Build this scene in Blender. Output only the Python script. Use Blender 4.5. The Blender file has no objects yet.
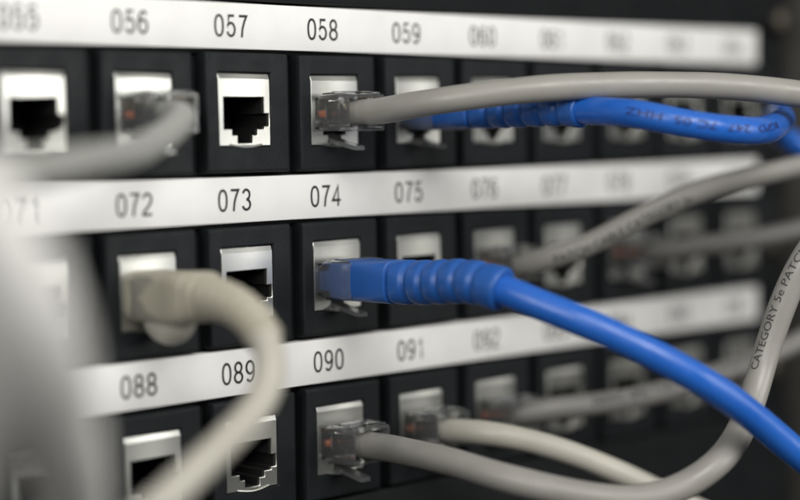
import bpy, bmesh, math, random
from mathutils import Vector, Matrix
random.seed(7)
S = 0.001                                   # everything below is written in millimetres
scene = bpy.context.scene
C = scene.collection

# ------------------------------------------------------------------ camera
YAW, PITCH, ROLL = 0.79632, -0.060677, -0.016274
CAM = Vector((-283.864, -300.727, -24.288))
cy, sy, cp, sp, cr, sr = (math.cos(YAW), math.sin(YAW), math.cos(PITCH), math.sin(PITCH), math.cos(ROLL), math.sin(ROLL))
fwd = Vector((sy * cp, cy * cp, sp)); rgt = Vector((cy, -sy, 0)); upv = rgt.cross(fwd)
rgt, upv = cr * rgt + sr * upv, -sr * rgt + cr * upv
cam_data = bpy.data.cameras.new('camera')
cam = bpy.data.objects.new('camera', cam_data); C.objects.link(cam)
cam.matrix_world = Matrix(((rgt.x, upv.x, -fwd.x, CAM.x * S), (rgt.y, upv.y, -fwd.y, CAM.y * S),
                           (rgt.z, upv.z, -fwd.z, CAM.z * S), (0, 0, 0, 1)))
cam_data.sensor_width = 36.0
cam_data.lens = 1847.476 / 800 * 36.0
cam_data.clip_start = 0.01; cam_data.clip_end = 20
cam_data.dof.use_dof = True
cam_data.dof.focus_distance = 0.403
cam_data.dof.aperture_fstop = 4.6
scene.camera = cam

# ------------------------------------------------------------------ room light and an added fill
world = bpy.data.worlds.new('World'); scene.world = world; world.use_nodes = True
wn = world.node_tree.nodes; wl = world.node_tree.links
bg = wn['Background']; bg.inputs['Strength'].default_value = WORLD_STRENGTH = 0.2
tc = wn.new('ShaderNodeTexCoord'); sep = wn.new('ShaderNodeSeparateXYZ'); mr = wn.new('ShaderNodeMapRange')
wl.new(tc.outputs['Generated'], sep.inputs[0]); wl.new(sep.outputs['Z'], mr.inputs[0])
mr.inputs[1].default_value = 0.0; mr.inputs[2].default_value = 1.0
mr.inputs[3].default_value = 0.14; mr.inputs[4].default_value = 2.0
mixw = wn.new('ShaderNodeVectorMath'); mixw.operation = 'SCALE'; mixw.inputs[0].default_value = (1.0, 1.0, 0.97)
wl.new(mr.outputs[0], mixw.inputs['Scale']); wl.new(mixw.outputs[0], bg.inputs['Color'])

def area(name, loc, target, sx, sy_, power, col):
    d = bpy.data.lights.new(name, 'AREA'); d.shape = 'RECTANGLE'; d.size = sx * S; d.size_y = sy_ * S
    d.energy = power; d.color = col
    o = bpy.data.objects.new(name, d); C.objects.link(o)
    o.location = Vector(loc) * S
    o.rotation_euler = (Vector(target) - Vector(loc)).to_track_quat('-Z', 'Y').to_euler()
    return o
area('ceiling_lamp', (-170, -600, 340), (-40, 0, -40), 420, 280, 3.55, (1.0, 0.985, 0.945))
area('side_fill', (-720, -360, 190), (-60, -20, -50), 420, 320, 3.1, (1.0, 0.99, 0.96))  # added fill, no fitting there: brightens left sides of clear plugs and near cables
area('aisle_lamp', (340, -700, 90), (0, 0, -40), 420, 340, 2.3, (1.0, 0.99, 0.96))

scene.render.engine = 'CYCLES'
scene.view_settings.view_transform = 'Standard'; scene.view_settings.look = 'None'
scene.view_settings.exposure = 0.0; scene.view_settings.gamma = 1.0
cyc = scene.cycles
cyc.use_denoising = True
cyc.max_bounces = 14; cyc.transmission_bounces = 12; cyc.transparent_max_bounces = 24; cyc.glossy_bounces = 6
cyc.caustics_reflective = False; cyc.caustics_refractive = False; cyc.sample_clamp_indirect = 4.0

# ------------------------------------------------------------------ materials
def material(name, base, rough=0.5, metallic=0.0, spec=0.5, bump=None, var=None, trans=0.0, ior=1.5, sss=0.0, coat=0.0, rvar=None):
    m = bpy.data.materials.new(name); m.use_nodes = True
    nt = m.node_tree; b = nt.nodes['Principled BSDF']; L = nt.links
    b.inputs['Base Color'].default_value = (*base, 1); b.inputs['Roughness'].default_value = rough
    b.inputs['Metallic'].default_value = metallic; b.inputs['Specular IOR Level'].default_value = spec
    b.inputs['Transmission Weight'].default_value = trans; b.inputs['IOR'].default_value = ior
    b.inputs['Coat Weight'].default_value = coat
    co = nt.nodes.new('ShaderNodeTexCoord')
    def noise(scale, detail=4.0):
        n = nt.nodes.new('ShaderNodeTexNoise'); n.inputs['Scale'].default_value = scale; n.inputs['Detail'].default_value = detail
        L.new(co.outputs['Object'], n.inputs['Vector']); return n
    if var:                                   # (scale, second colour, contrast low, high)
        n = noise(var[0], var[4] if len(var) > 4 else 4.0); mp = nt.nodes.new('ShaderNodeMapRange')
        mp.inputs[1].default_value = var[2]; mp.inputs[2].default_value = var[3]
        mx = nt.nodes.new('ShaderNodeMix'); mx.data_type = 'RGBA'
        mx.inputs[6].default_value = (*base, 1); mx.inputs[7].default_value = (*var[1], 1)
        L.new(n.outputs['Fac'], mp.inputs[0]); L.new(mp.outputs[0], mx.inputs[0]); L.new(mx.outputs[2], b.inputs['Base Color'])
    if rvar:
        n = noise(rvar[0]); mp = nt.nodes.new('ShaderNodeMapRange')
        mp.inputs[1].default_value = 0.35; mp.inputs[2].default_value = 0.65
        mp.inputs[3].default_value = rvar[1]; mp.inputs[4].default_value = rvar[2]
        L.new(n.outputs['Fac'], mp.inputs[0]); L.new(mp.outputs[0], b.inputs['Roughness'])
    if bump:                                  # (scale, distance in mm)
        n = noise(bump[0], bump[2] if len(bump) > 2 else 3.0); bp = nt.nodes.new('ShaderNodeBump')
        bp.inputs['Strength'].default_value = 1.0; bp.inputs['Distance'].default_value = bump[1] * S
        L.new(n.outputs['Fac'], bp.inputs['Height']); L.new(bp.outputs['Normal'], b.inputs['Normal'])
    return m
M = dict(
    black=material('black_moulded_plastic', (0.0100, 0.0115, 0.0130), 0.5, spec=0.18, bump=(1400, 0.05), rvar=(220, 0.45, 0.6), var=(160, (0.0125, 0.0140, 0.0155), 0.4, 0.75)),
    panel=material('black_painted_steel', (0.007, 0.008, 0.009), 0.6, spec=0.2, bump=(1800, 0.04), rvar=(120, 0.48, 0.65)),
    hole=material('black_socket_plastic', (0.006, 0.006, 0.006), 0.6),
    paper=material('white_label_card', (0.80, 0.795, 0.775), 0.55, var=(90, (0.74, 0.735, 0.715), 0.42, 0.75), bump=(500, 0.03)),
    ink=material('black_print', (0.012, 0.012, 0.013), 0.6),
    cable_ink=material('dark_print_on_cable', (0.05, 0.05, 0.05), 0.6),
    blue_ink=material('navy_print_on_cable', (0.010, 0.022, 0.13), 0.55),
    steel=material('tinned_steel', (0.74, 0.735, 0.68), 0.34, metallic=1.0, bump=(85, 0.40, 0.0), var=(75, (0.47, 0.475, 0.45), 0.42, 0.68, 0.0)),
    gold=material('gold_plated_contact', (0.85, 0.62, 0.25), 0.28, metallic=1.0),
    grey=material('grey_cable_pvc', (0.29, 0.278, 0.255), 0.38, bump=(260, 0.08), rvar=(200, 0.34, 0.5), var=(60, (0.245, 0.235, 0.215), 0.4, 0.75)),
    slate=material('dull_grey_cable_pvc', (0.185, 0.178, 0.168), 0.42, bump=(260, 0.08), rvar=(200, 0.36, 0.5), var=(60, (0.155, 0.15, 0.142), 0.4, 0.75)),
    offwhite=material('off_white_cable_pvc', (0.80, 0.79, 0.76), 0.4, bump=(900, 0.03)),
    pale=material('pale_grey_cable_pvc', (0.35, 0.35, 0.325), 0.4, bump=(260, 0.08), rvar=(200, 0.34, 0.5), var=(60, (0.34, 0.34, 0.32), 0.4, 0.75)),
    beige=material('beige_cable_pvc', (0.50, 0.48, 0.42), 0.42, bump=(260, 0.08), rvar=(200, 0.34, 0.5), var=(60, (0.44, 0.42, 0.36), 0.4, 0.75)),
    tan=material('cream_boot_rubber', (0.40, 0.375, 0.30), 0.55, bump=(900, 0.03)),
    blue=material('blue_cable_pvc', (0.016, 0.108, 0.46), 0.27, bump=(240, 0.10), rvar=(180, 0.24, 0.40), var=(70, (0.019, 0.122, 0.49), 0.4, 0.75)),
    boot=material('blue_boot_rubber', (0.017, 0.095, 0.36), 0.4, bump=(900, 0.03)),
    orange=material('orange_wire', (0.95, 0.23, 0.07), 0.4), white=material('white_wire', (0.7, 0.68, 0.62), 0.4),
    green=material('green_wire', (0.05, 0.25, 0.10), 0.4), bluew=material('blue_wire', (0.03, 0.10, 0.40), 0.4),
    brown=material('brown_wire', (0.14, 0.06, 0.03), 0.4),
    rail=material('dull_grey_steel', (0.075, 0.07, 0.062), 0.55, metallic=0.0, bump=(500, 0.05), var=(40, (0.085, 0.08, 0.075), 0.4, 0.7)),
    dark=material('dark_cabinet_steel', (0.010, 0.010, 0.011), 0.6, var=(10, (0.013, 0.013, 0.014), 0.4, 0.7)),
    screw=material('worn_zinc_screw', (0.10, 0.09, 0.075), 0.5, metallic=1.0),
)

def clear_plastic(frost):
    """see-through moulding: bright rims and reflections, light passes on to the wires inside"""
    m = bpy.data.materials.new('clear_polycarbonate'); m.use_nodes = True
    nt = m.node_tree; L = nt.links; nt.nodes.remove(nt.nodes['Principled BSDF']); out = nt.nodes['Material Output']
    N = nt.nodes.new
    tr = N('ShaderNodeBsdfTransparent'); tr.inputs[0].default_value = (0.985, 0.99, 0.99, 1)
    gl = N('ShaderNodeBsdfGlossy'); gl.inputs['Roughness'].default_value = 0.07; gl.inputs[0].default_value = (1, 1, 1, 1)
    df = N('ShaderNodeBsdfDiffuse'); df.inputs[0].default_value = (0.75, 0.77, 0.78, 1)
    fr = N('ShaderNodeLayerWeight'); fr.inputs['Blend'].default_value = 0.33
    co = N('ShaderNodeTexCoord'); no = N('ShaderNodeTexNoise'); no.inputs['Scale'].default_value = 330
    bp = N('ShaderNodeBump'); bp.inputs['Distance'].default_value = 0.06 * S
    L.new(co.outputs['Object'], no.inputs['Vector']); L.new(no.outputs['Fac'], bp.inputs['Height'])
    L.new(bp.outputs['Normal'], gl.inputs['Normal']); L.new(bp.outputs['Normal'], fr.inputs['Normal'])
    m1 = N('ShaderNodeMixShader'); m1.inputs[0].default_value = frost; L.new(tr.outputs[0], m1.inputs[1])
    tl = N('ShaderNodeBsdfTranslucent'); tl.inputs[0].default_value = (0.82, 0.84, 0.85, 1); m3 = N('ShaderNodeMixShader'); m3.inputs[0].default_value = 0.5
    L.new(df.outputs[0], m3.inputs[1]); L.new(tl.outputs[0], m3.inputs[2]); L.new(m3.outputs[0], m1.inputs[2])
    m2 = N('ShaderNodeMixShader'); L.new(fr.outputs['Fresnel'], m2.inputs[0]); L.new(m1.outputs[0], m2.inputs[1]); L.new(gl.outputs[0], m2.inputs[2])
    L.new(m2.outputs[0], out.inputs['Surface']); return m
M['clear'] = clear_plastic(0.17); M['frosted'] = clear_plastic(0.30)

# ------------------------------------------------------------------ mesh helpers
def link_mesh(name, bm, mats, parent=None, sharp=35, recalc=True):
    if recalc: bmesh.ops.recalc_face_normals(bm, faces=bm.faces[:])
    me = bpy.data.meshes.new(name); bm.to_mesh(me); bm.free()
    for m in (mats if isinstance(mats, (list, tuple)) else [mats]): me.materials.append(m)
    me.polygons.foreach_set('use_smooth', [True] * len(me.polygons))
    me.set_sharp_from_angle(angle=math.radians(sharp))
    o = bpy.data.objects.new(name, me); C.objects.link(o); o.parent = parent
    return o
def V(bm, p): return bm.verts.new((p[0] * S, p[1] * S, p[2] * S))
def loft(bm, rings, close=False, cap0=True, cap1=True, mat=0):
    vs = [[V(bm, p) for p in r] for r in rings]; n = len(vs[0])
    pairs = list(zip(vs, vs[1:])) + ([(vs[-1], vs[0])] if close else [])
    for a, b in pairs:
        for i in range(n):
            f = bm.faces.new((a[i], a[(i + 1) % n], b[(i + 1) % n], b[i])); f.material_index = mat
    if not close:
        if cap0: bm.faces.new(vs[0][::-1]).material_index = mat
        if cap1: bm.faces.new(vs[-1]).material_index = mat
def rrect(x0, x1, z0, z1, r, n=4):
    out = []
    for cx, cz, a0 in ((x1 - r, z1 - r, 0), (x0 + r, z1 - r, 90), (x0 + r, z0 + r, 180), (x1 - r, z0 + r, 270)):
        for k in range(n + 1):
            a = math.radians(a0 + 90 * k / n); out.append((cx + r * math.cos(a), cz + r * math.sin(a)))
    return out
def ring(pts, y): return [(x, y, z) for x, z in pts]
def box(bm, x0, x1, y0, y1, z0, z1, r=0.3, mat=0):        # rounded block, y0 = front
    loft(bm, [ring(rrect(x0 + r, x1 - r, z0 + r, z1 - r, r), y0), ring(rrect(x0 + r * .3, x1 - r * .3, z0 + r * .3, z1 - r * .3, r), y0 + r * .3),
              ring(rrect(x0, x1, z0, z1, r), y0 + r), ring(rrect(x0, x1, z0, z1, r), y1)], mat=mat)
def bevel(bm, w, seg=2, ang=40):
    es = [e for e in bm.edges if len(e.link_faces) == 2 and e.calc_face_angle(0) > math.radians(ang)]
    bmesh.ops.bevel(bm, geom=es, offset=w * S, segments=seg, affect='EDGES', profile=0.5)
def prism(bm, poly, y0, y1, mat=0): loft(bm, [ring(poly, y0), ring(poly, y1)], mat=mat)
def cyl(bm, cx, cz, r, y0, y1, n=24, ch=0.3, mat=0):
    c = lambda rr, y: [(cx + rr * math.cos(2 * math.pi * k / n), y, cz + rr * math.sin(2 * math.pi * k / n)) for k in range(n)]
    loft(bm, [c(r - ch, y0), c(r, y0 + ch), c(r, y1)], mat=mat)
def thing(name, label, cat, loc, group=None):
    o = bpy.data.objects.new(name, None); C.objects.link(o); o.empty_display_size = 0.005
    o.location = Vector(loc) * S; o['label'] = label; o['category'] = cat
    if group: o['group'] = group
    return o
def child_of(o, parent):                                   # parts are modelled in place: keep them there
    o.parent = parent; o.matrix_parent_inverse = Matrix.Translation(-parent.location); return o
def text_bm(body):
    cu = bpy.data.curves.new('lettering', 'FONT'); cu.body = body; cu.resolution_u = 4
    ob = bpy.data.objects.new('lettering', cu); C.objects.link(ob)
    bpy.context.view_layer.update()
    me = bpy.data.meshes.new_from_object(ob.evaluated_get(bpy.context.evaluated_depsgraph_get()))
    bm = bmesh.new(); bm.from_mesh(me)
    bpy.data.objects.remove(ob); bpy.data.curves.remove(cu); bpy.data.meshes.remove(me)
    return bm

# ------------------------------------------------------------------ the setting
bm = bmesh.new(); box(bm, -420, 620, 60, 70, -420, 420, 2)
back = link_mesh('cabinet_back', bm, M['dark']); back['kind'] = 'structure'
CORDS={
 'A':[(-50.6, -0.3, -18.6), (-50.6, -3.0, -18.6), (-50.6, -7.0, -18.6), (-53.7, -16.9, -19.0), (-59.7, -22.4, -21.2), (-70.7, -30.1, -24.0), (-84.8, -40.2, -26.0), (-103.0, -53.2, -27.3), (-119.2, -62.5, -28.0), (-130.3, -68.4, -28.4), (-144.7, -75.2, -28.8), (-158.6, -78.2, -29.2)],
 'B':[(2.8, -0.3, -18.6), (2.8, -3.0, -18.6), (2.8, -8.0, -18.6), (2.8, -14.0, -18.6), (3.8, -26.9, -16.9), (8.0, -33.8, -15.9), (14.0, -39.9, -15.1), (23.7, -48.4, -14.3), (35.2, -55.7, -13.7), (43.4, -61.3, -13.5), (55.1, -70.4, -14.2), (67.3, -80.2, -16.4), (83.0, -90.8, -19.5), (107.8, -106.7, -25.9)],
 'C':[(29.4, 5.0, -18.6), (29.4, -12.0, -18.6), (29.4, -22.0, -18.6), (29.4, -32.0, -18.6), (29.4, -42.0, -18.6), (29.6, -50.5, -19.4), (28.8, -58.4, -19.7), (29.7, -65.1, -20.1), (33.9, -72.3, -21.9), (43.1, -79.0, -23.6), (50.8, -79.8, -24.1), (64.8, -75.4, -23.5), (82.4, -66.0, -21.5), (100.1, -53.8, -20.1), (117.2, -41.3, -21.1), (132.7, -33.1, -24.7), (140.3, -35.6, -29.0), (154.0, -47.2, -34.3), (175.0, -62.0, -40.7)],
 'D':[(-50.6, 1.0, -55.6), (-50.6, -8.0, -55.6), (-50.6, -13.0, -55.6), (-53.4, -21.8, -54.7), (-54.6, -30.6, -55.2), (-55.1, -37.5, -57.3), (-57.6, -45.3, -62.2), (-62.6, -50.8, -68.3), (-70.3, -54.7, -72.8), (-79.8, -58.2, -76.2), (-90.6, -61.8, -79.8), (-101.7, -65.2, -83.9), (-113.7, -67.7, -88.4)],
 'E':[(2.8, 5.0, -55.6), (2.8, -12.0, -55.6), (2.8, -22.0, -55.6), (2.8, -30.0, -55.6), (2.9, -39.2, -54.6), (2.3, -48.7, -55.3), (5.2, -57.7, -58.7), (14.2, -70.2, -65.3), (24.5, -81.6, -73.5), (38.1, -86.2, -82.6), (51.0, -90.2, -92.3), (69.1, -98.7, -108.2), (80.5, -116.0, -124.9)],
 'F':[(56.1, -0.3, -55.6), (56.1, -3.0, -55.6), (56.1, -8.0, -55.6), (56.1, -12.0, -55.6), (55.5, -15.6, -54.1), (60.7, -24.9, -51.0), (69.0, -32.9, -45.0), (76.2, -37.0, -41.6), (84.9, -41.4, -38.4), (94.3, -46.5, -35.7), (108.1, -54.6, -32.5), (123.0, -65.2, -29.2), (146.9, -82.0, -24.2)],
 'G':[(109.5, -0.3, -55.6), (109.5, -3.0, -55.6), (109.5, -8.0, -55.6), (109.5, -13.0, -55.6), (112.9, -18.4, -54.0), (122.3, -30.6, -52.0), (133.2, -38.8, -49.7), (148.9, -50.1, -45.7), (170.4, -64.4, -40.5)],
 'H':[(2.8, -0.3, -92.6), (2.8, -3.0, -92.6), (2.8, -8.0, -92.6), (2.8, -13.0, -92.6), (-2.2, -30.1, -91.7), (-2.2, -41.6, -92.7), (-0.2, -51.0, -94.7), (6.1, -60.4, -96.9), (12.4, -67.1, -98.7), (19.7, -71.8, -99.4), (26.3, -74.1, -98.9), (32.3, -75.8, -97.5), (36.7, -78.6, -94.2), (44.6, -77.8, -91.1), (52.2, -76.5, -85.9), (57.3, -75.5, -80.0), (60.4, -75.3, -73.2), (62.2, -76.5, -66.7), (64.0, -79.1, -59.0), (66.3, -82.3, -52.0), (71.2, -86.6, -43.8), (78.7, -93.3, -33.0)],
 'I':[(29.4, -0.3, -92.6), (29.4, -3.0, -92.6), (29.4, -8.0, -92.6), (29.4, -12.0, -92.6), (29.3, -17.9, -92.1), (32.4, -22.5, -92.6), (37.1, -26.0, -94.1), (44.9, -29.9, -97.1), (54.3, -34.2, -101.7), (63.8, -38.6, -106.3), (75.0, -44.9, -112.7), (90.4, -54.3, -121.9)],
 'J':[(56.1, -0.3, -92.6), (56.1, -3.0, -92.6), (56.1, -8.0, -92.6), (58.9, -12.2, -91.0), (71.4, -17.8, -90.6), (83.3, -24.1, -89.5), (93.6, -28.8, -87.9), (104.9, -33.0, -85.3), (116.5, -37.3, -82.1), (128.2, -41.8, -78.2), (142.9, -47.7, -72.8), (161.6, -57.6, -65.0)],
 'K':[(-186.0, -121.1, -20.4), (-177.2, -120.4, -24.7), (-169.6, -118.5, -29.1), (-163.8, -117.8, -34.8), (-158.6, -115.1, -41.9), (-153.0, -110.1, -49.1), (-145.2, -101.5, -57.6), (-134.0, -88.2, -68.4), (-121.2, -70.9, -81.3), (-107.5, -50.3, -96.3), (-98.6, -32.2, -113.2)],
 'L':[(-183.5, -109.7, -24.6), (-174.0, -109.9, -31.6), (-164.9, -108.5, -39.1), (-158.3, -107.2, -46.3), (-151.9, -101.5, -54.2), (-146.1, -91.0, -62.4), (-143.0, -76.5, -72.8), (-145.8, -60.3, -84.7)],
}

# ------------------------------------------------------------------ patch panels
PX, PZ = 26.7, 37.0
NEAR, FAR = -4, 6                                          # modules left and right of the one the picture centres on
# the opening of a jack, clockwise from its upper left corner, relative to the module's printed number
OPENING = [(-2.9, -15.2), (8.4, -15.2), (8.4, -18.7), (9.75, -18.7), (9.75, -21.4), (8.4, -21.4), (8.4, -22.0), (6.4, -22.0), (6.4, -23.3),
           (5.0, -23.3), (5.0, -25.0), (0.9, -25.0), (0.9, -23.3), (-0.6, -23.3), (-0.6, -22.0), (-2.9, -22.0)]
def inside(x, z):
    c = False; n = len(OPENING)
    for i in range(n):
        (x1, z1), (x2, z2) = OPENING[i], OPENING[(i + 1) % n]
        if (z1 > z) != (z2 > z) and x < (x2 - x1) * (z - z1) / (z2 - z1) + x1: c = not c
    return c
def bezel_bm():
    bm = bmesh.new()
    X0, X1, Z0, Z1 = -7.6, 15.7, -31.3, -5.7
    hx0, hx1, hz0, hz1 = -4.4, 10.3, -25.75, -9.95
    rings = [ring(rrect(X0, X1, Z0, Z1, .5), 3.2), ring(rrect(X0, X1, Z0, Z1, .5), 0.5),
             ring(rrect(X0 + .12, X1 - .12, Z0 + .12, Z1 - .12, .5), -0.25), ring(rrect(X0 + .4, X1 - .4, Z0 + .4, Z1 - .4, .5), -0.55),
             ring(rrect(X0 + .75, X1 - .75, Z0 + .75, Z1 - .75, .5), -0.62),
             ring(rrect(hx0 - .25, hx1 + .25, hz0 - .25, hz1 + .25, .4), -0.62), ring(rrect(hx0, hx1, hz0, hz1, .3), -0.35),
             ring(rrect(hx0, hx1, hz0, hz1, .3), 3.2)]
    loft(bm, rings, close=True); return bm
def shield_bm():
    bm = bmesh.new()
    x0, x1, z0, z1 = -4.25, 10.15, -25.6, -10.1
    xs = sorted({x0, x1} | {p[0] for p in OPENING}); zs = sorted({z0, z1, -11.3} | {p[1] for p in OPENING})
    vs = {}
    def vert(x, z):
        if (x, z) not in vs: vs[(x, z)] = V(bm, (x, 0.0 if z > -10.5 else -0.42, z))    # the top lip bends back
        return vs[(x, z)]
    for a, b in zip(xs, xs[1:]):
        for c, d in zip(zs, zs[1:]):
            if not inside((a + b) / 2, (c + d) / 2): bm.faces.new((vert(a, c), vert(b, c), vert(b, d), vert(a, d)))
    geo = bmesh.ops.extrude_face_region(bm, geom=bm.faces[:])
    bmesh.ops.translate(bm, verts=[g for g in geo['geom'] if isinstance(g, bmesh.types.BMVert)], vec=(0, 1.1 * S, 0))
    bmesh.ops.recalc_face_normals(bm, faces=bm.faces[:])
    bmesh.ops.dissolve_limit(bm, angle_limit=math.radians(1), verts=bm.verts[:], edges=bm.edges[:])
    bevel(bm, 0.16, 2, 30)
    # rolled lip under the opening, spring tab on the right of it
    n = 14; rr = []
    for k in range(n + 1):
        x = -1.4 + 9.0 * k / n; sag = math.sin(math.pi * k / n)
        rr.append([(x + 0, -0.3 - .35 * sag + .3 * math.cos(t), -25.35 - .55 * sag + .3 * math.sin(t)) for t in [2 * math.pi * j / 8 for j in range(8)]])
    loft(bm, rr)
    return bm
def socket_bm():
    bm = bmesh.new(); cx, cz = 2.75, -19.5
    o = [(cx + (x - cx) * 1.02 + .0, cz + (z - cz) * 1.02) for x, z in OPENING]
    a = [V(bm, (x, 0.72, z)) for x, z in o]; b = [V(bm, (x, 13.0, z)) for x, z in o]
    out = [V(bm, (x, 13.0, z)) for x, z in rrect(-4.2, 10.1, -25.5, -10.2, .3, 3)]
    n = len(o)
    for i in range(n): bm.faces.new((a[i], a[(i + 1) % n], b[(i + 1) % n], b[i]))
    bm.faces.new(b)
    bmesh.ops.delete(bm, geom=out, context='VERTS')
    return bm
def arc(cx, cz, rx, rz, a0, a1, n=18, e=2.0):
    out = []
    for k in range(n + 1):
        a = math.radians(a0 + (a1 - a0) * k / n); c, s = math.cos(a), math.sin(a)
        out.append((cx + rx * math.copysign(abs(c) ** (2 / e), c), cz + rz * math.copysign(abs(s) ** (2 / e), s)))
    return out
# narrow sans numerals as centre lines, 2.3 mm wide and 4.65 mm high
DIGIT = {
    '0': [arc(1.15, 2.32, 1.15, 2.32, 90, 450, 40, 2.3)],
    '1': [[(0.35, 3.55), (0.8, 3.8), (1.2, 4.2), (1.32, 4.65), (1.32, -.25)]],
    '2': [arc(1.15, 3.4, 1.1, 1.25, 170, -38, 18) + [(1.2, 1.55), (.35, .85), (.03, .25), (0, 0), (2.35, 0)]],
    '3': [arc(1.12, 3.5, 1.02, 1.15, 165, -88, 18), arc(1.12, 1.2, 1.15, 1.2, 90, -165, 20)],
    '4': [[(2.55, 1.2), (-.1, 1.2), (1.72, 4.65), (1.72, -.25)]],
    '5': [[(2.15, 4.65), (.5, 4.65), (.22, 2.3)] + arc(1.12, 1.5, 1.15, 1.5, 142, -160, 24)],
    '6': [arc(1.15, 1.45, 1.12, 1.45, 90, 450, 28), arc(1.3, 2.3, 1.28, 2.35, 50, 190, 16)],
    '7': [[(0, 4.65), (2.3, 4.65), (1.6, 3.3), (1.05, 1.7), (.8, -.25)]],
    '8': [arc(1.15, 3.5, .98, 1.15, 90, 450, 26), arc(1.15, 1.18, 1.15, 1.18, 90, 450, 28)],
    '9': [arc(1.15, 3.2, 1.12, 1.45, 90, 450, 28), arc(1.0, 2.35, 1.28, 2.35, 10, -130, 16)],
}
def number_bm(txt, w=.56):
    bm = bmesh.new(); x0 = -(3 * 2.3 + 2 * 1.28) / 2
    for ci, ch in enumerate(txt):
        ox, oz = x0 + ci * 3.58, -2.33
        for li, line in enumerate(DIGIT[ch]):
            P = [Vector((x + ox, z + oz)) * .92 for x, z in line]
            closed = (P[0] - P[-1]).length < 1e-3; n = len(P); L, R = [], []
            for k in range(n):
                a = P[k - 1] if k > 0 else (P[-2] if closed else None); c = P[k + 1] if k < n - 1 else (P[1] if closed else None)
                d1 = (P[k] - a).normalized() if a is not None else (c - P[k]).normalized(); d2 = (c - P[k]).normalized() if c is not None else d1
                m = (d1 + d2).normalized(); q = w / 2 / max(.5, m.dot(d1)); nn = Vector((-m.y, m.x)) * q
                L.append(P[k] + nn); R.append(P[k] - nn)
            y = -0.05 - .012 * li - .003 * ci
            vl = [V(bm, (p.x, y, p.y)) for p in L]; vr = [V(bm, (p.x, y, p.y)) for p in R]
            for k in range(n - 1): bm.faces.new((vl[k], vr[k], vr[k + 1], vl[k + 1]))
    return bm
proto = {}
def panel_row(row, label):
    zr = -PZ * row
    t = thing('patch_panel', label, 'patch panel', (0, 0, zr), 'numbered patch panels in the rack')
    bm = bmesh.new()                                                            # the plate is a frame of bars round the module openings
    xl, xr = NEAR * PX - 9.5, 191
    box(bm, xl, xr, 3.0, 6.0, -6.2, 5.3, .4)                                    # behind the number strip
    for i in range(NEAR, FAR + 1): box(bm, i * PX + 15.5 - 2.2, i * PX + 15.5 + 6.0, 3.05, 6.0, -31.2, -6.4, .2)
    box(bm, FAR * PX + 21.6, xr, 3.05, 6.0, -31.2, -6.4, .2)                    # mounting ear
    box(bm, xl, xr, 3.1, 6.0, -31.55, -29.0, .2)
    link_mesh('face_plate', bm, M['panel'], t)
    bm = bmesh.new(); box(bm, xl, 172.3, 0.0, 2.9, -4.9, 4.9, .25)
    strip = link_mesh('label_strip', bm, M['paper'], t)
    for i in range(NEAR, FAR + 1):
        n = link_mesh('printed_number', number_bm('%03d' % (58 + 16 * row + i)), M['ink'], strip, recalc=False)
        n.location.x = i * PX * S
        if not proto:
            proto['bezel'] = link_mesh('port_bezel', bezel_bm(), M['black'], t, sharp=4)
            proto['shield'] = link_mesh('jack_shield', shield_bm(), M['steel'], proto['bezel'], sharp=18)
            proto['socket'] = link_mesh('jack_socket', socket_bm(), M['hole'], proto['bezel'], sharp=20)
            b = proto['bezel']; kids = [proto['shield'], proto['socket']]
        else:
            b = proto['bezel'].copy(); C.objects.link(b); b.parent = t
            for k in ('shield', 'socket'):
                c = proto[k].copy(); C.objects.link(c); c.parent = b
        b.location = ((i * PX + random.uniform(-.18, .18)) * S, random.uniform(-.12, .12) * S, random.uniform(-.12, .12) * S)
        b.rotation_euler = (math.radians(random.uniform(-.4, .4)), math.radians(random.uniform(-.35, .35)), math.radians(random.uniform(-.5, .5)))
    bm = bmesh.new(); screw(bm, 184, -20.5, 2.95); link_mesh('mounting_screw', bm, M['screw'], t)
    return t
def screw(bm, x, z, y):
    n = 24; c = lambda r, yy: [(x + r * math.cos(2 * math.pi * k / n), yy, z + r * math.sin(2 * math.pi * k / n)) for k in range(n)]
    loft(bm, [c(4.2, y), c(4.2, y - .8), c(3.6, y - 1.9), c(2.2, y - 2.5), c(1.2, y - 2.5), c(.9, y - 1.2)])
panel_row(0, 'topmost black patch panel, its white strip running from 055 to 064')
panel_row(1, 'middle black patch panel with white strip numbered from 071 onwards')
panel_row(2, 'lowest black patch panel with white strip reading 088, 089 and 090')

for z0, z1, lab in ((5.6, 70, 'plain dark blanking panel above the 055 to 064 number strip'), (-205, -105.9, 'plain dark blanking panel under the row of ports 088 to 093')):
    t = thing('blanking_panel', lab, 'blanking panel', (0, 0, z0))
    bm = bmesh.new(); box(bm, -120, 191, 0.6, 6, 0, z1 - z0, .8); link_mesh('face_plate', bm, M['panel'], t)
    for z in ((2.6, 42) if z0 > 0 else (20, 62)):
        bm = bmesh.new(); screw(bm, 185.5, z, .55); link_mesh('mounting_screw', bm, M['screw'], t)

t = thing('rack_rail', 'dull grey vertical rack rail standing right of the patch panels', 'rack rail', (200, 0, -200))
bm = bmesh.new()
prof = [(0, 0), (34, 0), (34, 42), (31.5, 42), (31.5, 2.5), (2.5, 2.5), (2.5, 12), (0, 12)]
loft(bm, [[(x, y - 2, 0) for x, y in prof], [(x, y - 2, 330) for x, y in prof]]); bevel(bm, .5)
link_mesh('upright', bm, M['rail'], t)
bm = bmesh.new()
for k in range(20): box(bm, 11, 20, -2.3, -1.9, 8 + k * 15.875, 17 + k * 15.875, .1)
link_mesh('hole_strip', bm, M['hole'], t)

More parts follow.
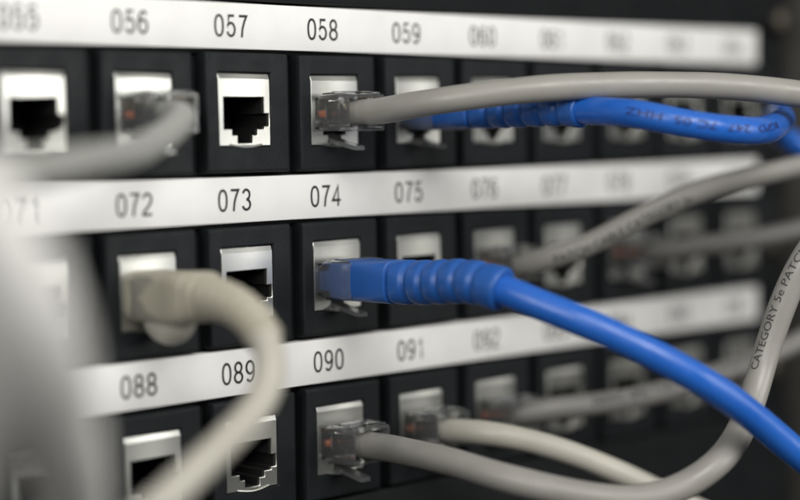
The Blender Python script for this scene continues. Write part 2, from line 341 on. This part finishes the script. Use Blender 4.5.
# ------------------------------------------------------------------ patch cables
def smooth_path(pts, per=10, fixed=3, it=40):
    P = [Vector(p) for p in pts]; P = [P[0] * 2 - P[1]] + P + [P[-1] * 2 - P[-2]]
    out = []
    for i in range(1, len(P) - 2):
        p0, p1, p2, p3 = P[i - 1:i + 3]
        t0 = 0; t1 = t0 + (p1 - p0).length ** .5; t2 = t1 + (p2 - p1).length ** .5; t3 = t2 + (p3 - p2).length ** .5
        for k in range(per):
            t = t1 + (t2 - t1) * k / per
            a1 = p0 * ((t1 - t) / (t1 - t0)) + p1 * ((t - t0) / (t1 - t0)); a2 = p1 * ((t2 - t) / (t2 - t1)) + p2 * ((t - t1) / (t2 - t1))
            a3 = p2 * ((t3 - t) / (t3 - t2)) + p3 * ((t - t2) / (t3 - t2))
            b1 = a1 * ((t2 - t) / (t2 - t0)) + a2 * ((t - t0) / (t2 - t0)); b2 = a2 * ((t3 - t) / (t3 - t1)) + a3 * ((t - t1) / (t3 - t1))
            out.append(b1 * ((t2 - t) / (t2 - t1)) + b2 * ((t - t1) / (t2 - t1)))
    out.append(P[-2])
    # equal steps, then relax
    def resample(q, step):
        r = [q[0].copy()]; acc = 0
        for a, b in zip(q, q[1:]):
            d = (b - a).length
            while acc + d >= step:
                a = a + (b - a) * ((step - acc) / d); d = (b - a).length; acc = 0; r.append(a.copy())
            acc += d
        return r
    q = resample(out, 1.0)
    for _ in range(it):
        q = q[:fixed] + [q[i] * .5 + (q[i - 1] + q[i + 1]) * .25 for i in range(fixed, len(q) - 1)] + [q[-1]]
    n = len(q); ph = random.uniform(0, 6)                  # real cord keeps a slight wander from being coiled
    q = [p + Vector((math.sin(i * .13 + ph), math.sin(i * .17 + 2 * ph), math.sin(i * .11 + 3 * ph))) * .22 * min(1, max(0, i - 18) / 25) for i, p in enumerate(q)]
    return resample(q, 0.8)
class Path:
    def __init__(self, pts, **k):
        self.p = smooth_path(pts, **k); n = len(self.p)
        self.t = [(self.p[min(i + 1, n - 1)] - self.p[max(i - 1, 0)]).normalized() for i in range(n)]
        u = Vector((0, 0, 1)); u = (u - self.t[0] * u.dot(self.t[0])).normalized(); self.u = [u]
        for i in range(1, n):
            q = self.t[i - 1].rotation_difference(self.t[i]); u = q @ u
            u = (u - self.t[i] * u.dot(self.t[i])).normalized(); self.u.append(u)
        self.s = [0.0]
        for a, b in zip(self.p, self.p[1:]): self.s.append(self.s[-1] + (b - a).length)
        self.len = self.s[-1]
    def at(self, s):
        s = max(0.0, min(s, self.len - 1e-4)); lo, hi = 0, len(self.s) - 1
        while hi - lo > 1:
            m = (lo + hi) // 2
            if self.s[m] <= s: lo = m
            else: hi = m
        f = (s - self.s[lo]) / (self.s[hi] - self.s[lo])
        p = self.p[lo].lerp(self.p[hi], f); t = self.t[lo].lerp(self.t[hi], f).normalized()
        u = self.u[lo].lerp(self.u[hi], f); u = (u - t * u.dot(t)).normalized()
        return p, t, u, t.cross(u)
    def near(self, q): return self.s[min(range(len(self.p)), key=lambda i: (self.p[i] - Vector(q)).length)]
def tube(path, r, s0, s1, step=1.6, n=28):
    bm = bmesh.new(); rings = []; k = max(2, int((s1 - s0) / step))
    for i in range(k + 1):
        p, t, u, w = path.at(s0 + (s1 - s0) * i / k)
        rr = r * (1 + 0.012 * math.sin((s0 + i) * .21) + .008 * math.sin((s0 + i) * .57 + 1))       # pvc is never perfectly round
        rings.append([p + (u * math.cos(a) + w * math.sin(a)) * rr for a in [2 * math.pi * j / n for j in range(n)]])
    loft(bm, rings); return bm
def lettering(path, r, txt, s0, height, side, along=1, up=1, squeeze=.85):
    """print wrapped round the jacket; side = world direction the print faces"""
    bm = text_bm(txt)
    ys = [v.co.y for v in bm.verts]; y0, y1 = min(ys), max(ys); k = height / (y1 - y0); xs = [v.co.x for v in bm.verts]; x0, x1 = min(xs), max(xs)
    for j in range(1, 5):
        bmesh.ops.bisect_plane(bm, geom=bm.verts[:] + bm.edges[:] + bm.faces[:], plane_co=(0, y0 + (y1 - y0) * j / 5, 0), plane_no=(0, 1, 0))
    bmesh.ops.triangulate(bm, faces=bm.faces[:])
    side = Vector(side)
    for v in bm.verts:
        s = s0 + along * (v.co.x - x0) * k * squeeze
        p, t, u, w = path.at(s)
        a = math.atan2(side.dot(w), side.dot(u)) + up * (v.co.y - (y0 + y1) / 2) * k / r
        v.co = (p + (u * math.cos(a) + w * math.sin(a)) * (r * 1.022 + .05)) * S
    return bm
def plug_bm(cx, cz, long=10.6):
    """clear modular plug: solid nose in the jack, open hood behind; y is minus the distance in front of the panel"""
    bm = bmesh.new()
    R = lambda w, h, y, r=.4, dz=0: ring(rrect(cx - w / 2, cx + w / 2, cz - h / 2 + dz, cz + h / 2 + dz, r), y)
    loft(bm, [R(10.6, 5.6, 10.4), R(11.2, 6.2, 10.0), R(11.4, 6.4, 1.2), R(11.4, 6.4, -1.0), R(11.6, 7.4, -1.5), R(11.7, 8.0, -2.0), R(11.7, 8.1, -long + .3), R(11.4, 7.8, -long),
              R(10.2, 6.7, -long), R(9.9, 6.4, -long + .25), R(9.2, 5.9, -3.6), R(8.2, 5.0, -2.2)])
    # ledge on the roof of the hood and the crimp bar, each an own solid resting just above the hood
    box(bm, cx - 4.3, cx + 4.3, -long + 2.2, -4.2, cz + 4.13, cz + 4.75, .22)
    box(bm, cx - 5.6, cx - 4.9, -long + 1.0, -2.6, cz + 4.13, cz + 4.5, .15); box(bm, cx + 4.9, cx + 5.6, -long + 1.0, -2.6, cz + 4.13, cz + 4.5, .15)
    return bm
def latch_bm(cx, cz):
    bm = bmesh.new(); prof = [(9.6, -3.4, 3.2), (6.0, -4.0, 3.2), (2.0, -4.7, 3.3), (0.2, -5.3, 3.4), (-.6, -6.0, 3.3), (-3.0, -6.7, 3.0), (-7.9, -7.7, 3.0), (-8.6, -7.8, 2.6)]
    loft(bm, [[(cx - w / 2, y, cz + z - .48), (cx + w / 2, y, cz + z - .48), (cx + w / 2, y, cz + z + .48), (cx - w / 2, y, cz + z + .48)] for y, z, w in prof])
    bevel(bm, .12, 2); return bm
def wires_bm(cx, cz):
    bm = bmesh.new(); n = 8
    for k in range(8):
        xa = cx + (k - 3.5) * 1.02
        pts = [(cx + (k - 3.5) * .6, -.6, cz - .2 + .8 * (k % 2)), (cx + (k - 3.5) * .85, .7, cz - .1 + .4 * (k % 2)), (xa, 2.0, cz - .3), (xa, 9.2, cz + .1)]
        P = [Vector(p) for p in pts]; P2 = []
        for i in range(len(P) - 1): P2 += [P[i].lerp(P[i + 1], f / 4) for f in range(4)]
        P2.append(P[-1])
        q = .85 if k == 0 else .46
        loft(bm, [[(p.x - (q - .46) + q * math.cos(2 * math.pi * j / n), p.y, p.z + q * math.sin(2 * math.pi * j / n)) for j in range(n)] for p in P2], mat=k)
    return bm
def blades_bm(cx, cz):
    bm = bmesh.new()
    for k in range(8):
        x = cx + (k - 3.5) * 1.02; box(bm, x - .16, x + .16, 5.2, 8.8, cz + 1.0, cz + 3.0, .05)
    return bm
def boot_bm(path, s0, s1, w0, h0, d1, grooves, g0, depth=.62, taper=.07):
    """strain relief swept along the cable: squared collar, then a tapering sleeve with ring grooves"""
    bm = bmesh.new(); rings = []; n = 40; N = 170
    def prof(f):
        s = s0 + (s1 - s0) * f
        blend = min(1, max(0, (f - g0 + .12) / .24)); blend = blend * blend * (3 - 2 * blend)
        w = w0 + (d1 * 1.09 - w0) * blend; h = h0 + (d1 * 1.09 - h0) * blend
        if f > g0: w -= (f - g0) / (1 - g0) * d1 * taper; h -= (f - g0) / (1 - g0) * d1 * taper
        e = 5 - 3 * blend
        g = 0
        if f > g0:
            ph = (f - g0) / (1 - g0) * grooves
            fr = ph - math.floor(ph)
            g = depth * (math.exp(-(min(fr, 1 - fr) / .15) ** 2)) + .18 * (fr - .5) * -1
            if ph > grooves - .3: g = -.12
        return s, w / 2 - g, h / 2 - g, e
    fs = [i / N for i in range(N + 1)]
    def sect(s, a, b, e):
        p, t, u, w_ = path.at(s); out = []
        for j in range(n):
            th = 2 * math.pi * j / n; c, q = math.cos(th), math.sin(th)
            out.append(p + w_ * (math.copysign(abs(c) ** (2 / e), c) * a) + u * (math.copysign(abs(q) ** (2 / e), q) * b))
        return out
    s, a, b, e = prof(0); rings.append(sect(s, a - .5, b - .5, e)); 
    for f in fs: 
        s, a, b, e = prof(f); 
        if f == 0: s += .3
        rings.append(sect(s, a, b, e))
    s, a, b, e = prof(1); rings.append(sect(s + .35, a - .25, b - .25, e)); rings.append(sect(s + .4, a - .7, b - .7, e))
    loft(bm, rings); return bm
def port_centre(n): r = (n - 49) // 16; return (n - 58 - 16 * r) * PX + 2.75, -PZ * r - 18.6

def patch_cord(key, port, label, group, jacket, r, boot=None, letters=None, wires=None):
    cx, cz = port_centre(port)
    t = thing('network_cable', label, 'network cable', (cx, 0, cz), group)
    path = Path(CORDS[key])
    j = child_of(link_mesh('cable_jacket', tube(path, r, 0.0, path.len - .5), M[jacket]), t)
    if letters:
        txt, q, hgt, side, along, up, ink, sq = (*letters, .85)[:8]
        o = link_mesh('printed_lettering', lettering(path, r, txt, path.near(q), hgt, side, along, up, sq), M[ink], recalc=False)
        o.parent = j
    pl = child_of(link_mesh('plug', plug_bm(cx, cz), M['clear']), t)
    for nm, b, m in (('latch', latch_bm(cx, cz), M['frosted']), ('wire_ribbon', wires_bm(cx, cz), [M[k] for k in (wires or WIRES)]), ('contact_row', blades_bm(cx, cz), M['gold'])):
        link_mesh(nm, b, m, pl)
    if boot and boot[0] == 'boot':                          # the blue sleeve runs on inside the clear nose
        bm = bmesh.new(); box(bm, cx - 5.1, cx + 5.1, -5.0, 2.5, cz - 2.6, cz + 1.9, .5); link_mesh('sleeve_end', bm, M['boot'], pl)
    if boot:
        child_of(link_mesh('strain_relief_boot', boot_bm(path, *boot[1:]), M[boot[0]], sharp=60), t)
    return t, path
WIRES = ('orange', 'orange', 'white', 'bluew', 'white', 'green', 'white', 'brown')
BLUEW = ('bluew',) * 8
G1, G2 = 'grey and cream network cables in the ports', 'blue network cables in the ports'
patch_cord('A', 56, 'pale grey cable in port 056 doubling back towards the left edge', G1, 'pale', 2.8)
patch_cord('B', 58, 'grey cable in port 058 arching right above the blue one', G1, 'grey', 2.9)
patch_cord('C', 59, 'blue printed cable in port 059 curling back at the right edge', G2, 'blue', 3.0,
           boot=('boot', 8.0, 54.5, 11.4, 7.4, 7.2, 6, .36, .5), letters=('RGPD  247  7C 05  HHZ', (57, -80, -23), 1.6, (-.72, -.66, .12), -1, 1, 'blue_ink', 1.5), wires=BLUEW)
t, pth = patch_cord('D', 72, 'cream cable with ribbed boot in port 072 drooping down and left', G1, 'beige', 2.9, boot=('tan', 0.8, 46, 11.8, 10.4, 8.2, 8, .45, .6, .24))
bm = bmesh.new(); bmesh.ops.create_uvsphere(bm, u_segments=24, v_segments=14, radius=1)
for v in bm.verts: v.co = ((-50.65 + v.co.x * 4.2) * S, (-7.0 + v.co.y * 7.0) * S, (-60.0 + v.co.z * (5.4 if v.co.z < 0 else 2)) * S)
child_of(link_mesh('latch_cover', bm, M['beige']), t)
patch_cord('E', 74, 'blue cable with ribbed blue boot in port 074, nearest blue one', G2, 'blue', 3.15, boot=('boot', 8.5, 54.5, 11.6, 9.2, 9.1, 6, .36, .62), wires=BLUEW)
patch_cord('F', 76, 'grey cable in port 076 rising to the right edge', G1, 'grey', 2.7, letters=('PATCH CABLE CATEGORY 5e', (58, -19, -53), 2.2, (-.7, -.66, -.22), 1, -1, 'cable_ink'))
patch_cord('G', 78, 'blurred grey cable in port 078 behind the one from 076', G1, 'slate', 2.6)
patch_cord('H', 90, 'grey cable in port 090 looping low then up past CATEGORY print', G1, 'grey', 3.0, letters=('CATEGORY 5e PATCH CABLE', (58.6, -75.4, -77.2), 1.75, (-.98, -.02, .05), 1, -1, 'cable_ink', 1.2))
patch_cord('I', 91, 'cream cable in port 091 sloping down behind the loop', G1, 'beige', 2.8)
patch_cord('J', 92, 'grey cable in port 092 with TYPE print along it', G1, 'slate', 2.8, letters=('24AWG 4PRS TYPE CM (UL) CATEGORY', (70, -18, -90.6), 2.6, (-.6, -.65, .30), 1, -1, 'ink', 1.0))
for key, r, label in (('K', 5.6, 'thick pale cable hanging out of focus near the left edge'), ('L', 5.2, 'pale blurred cable at the very left edge beside the thick one')):
    path = Path(CORDS[key])
    t = thing('network_cable', label, 'network cable', CORDS[key][0], 'out of focus cables at the left')
    child_of(link_mesh('cable_jacket', tube(path, r, 0, path.len - .5), M['offwhite']), t)
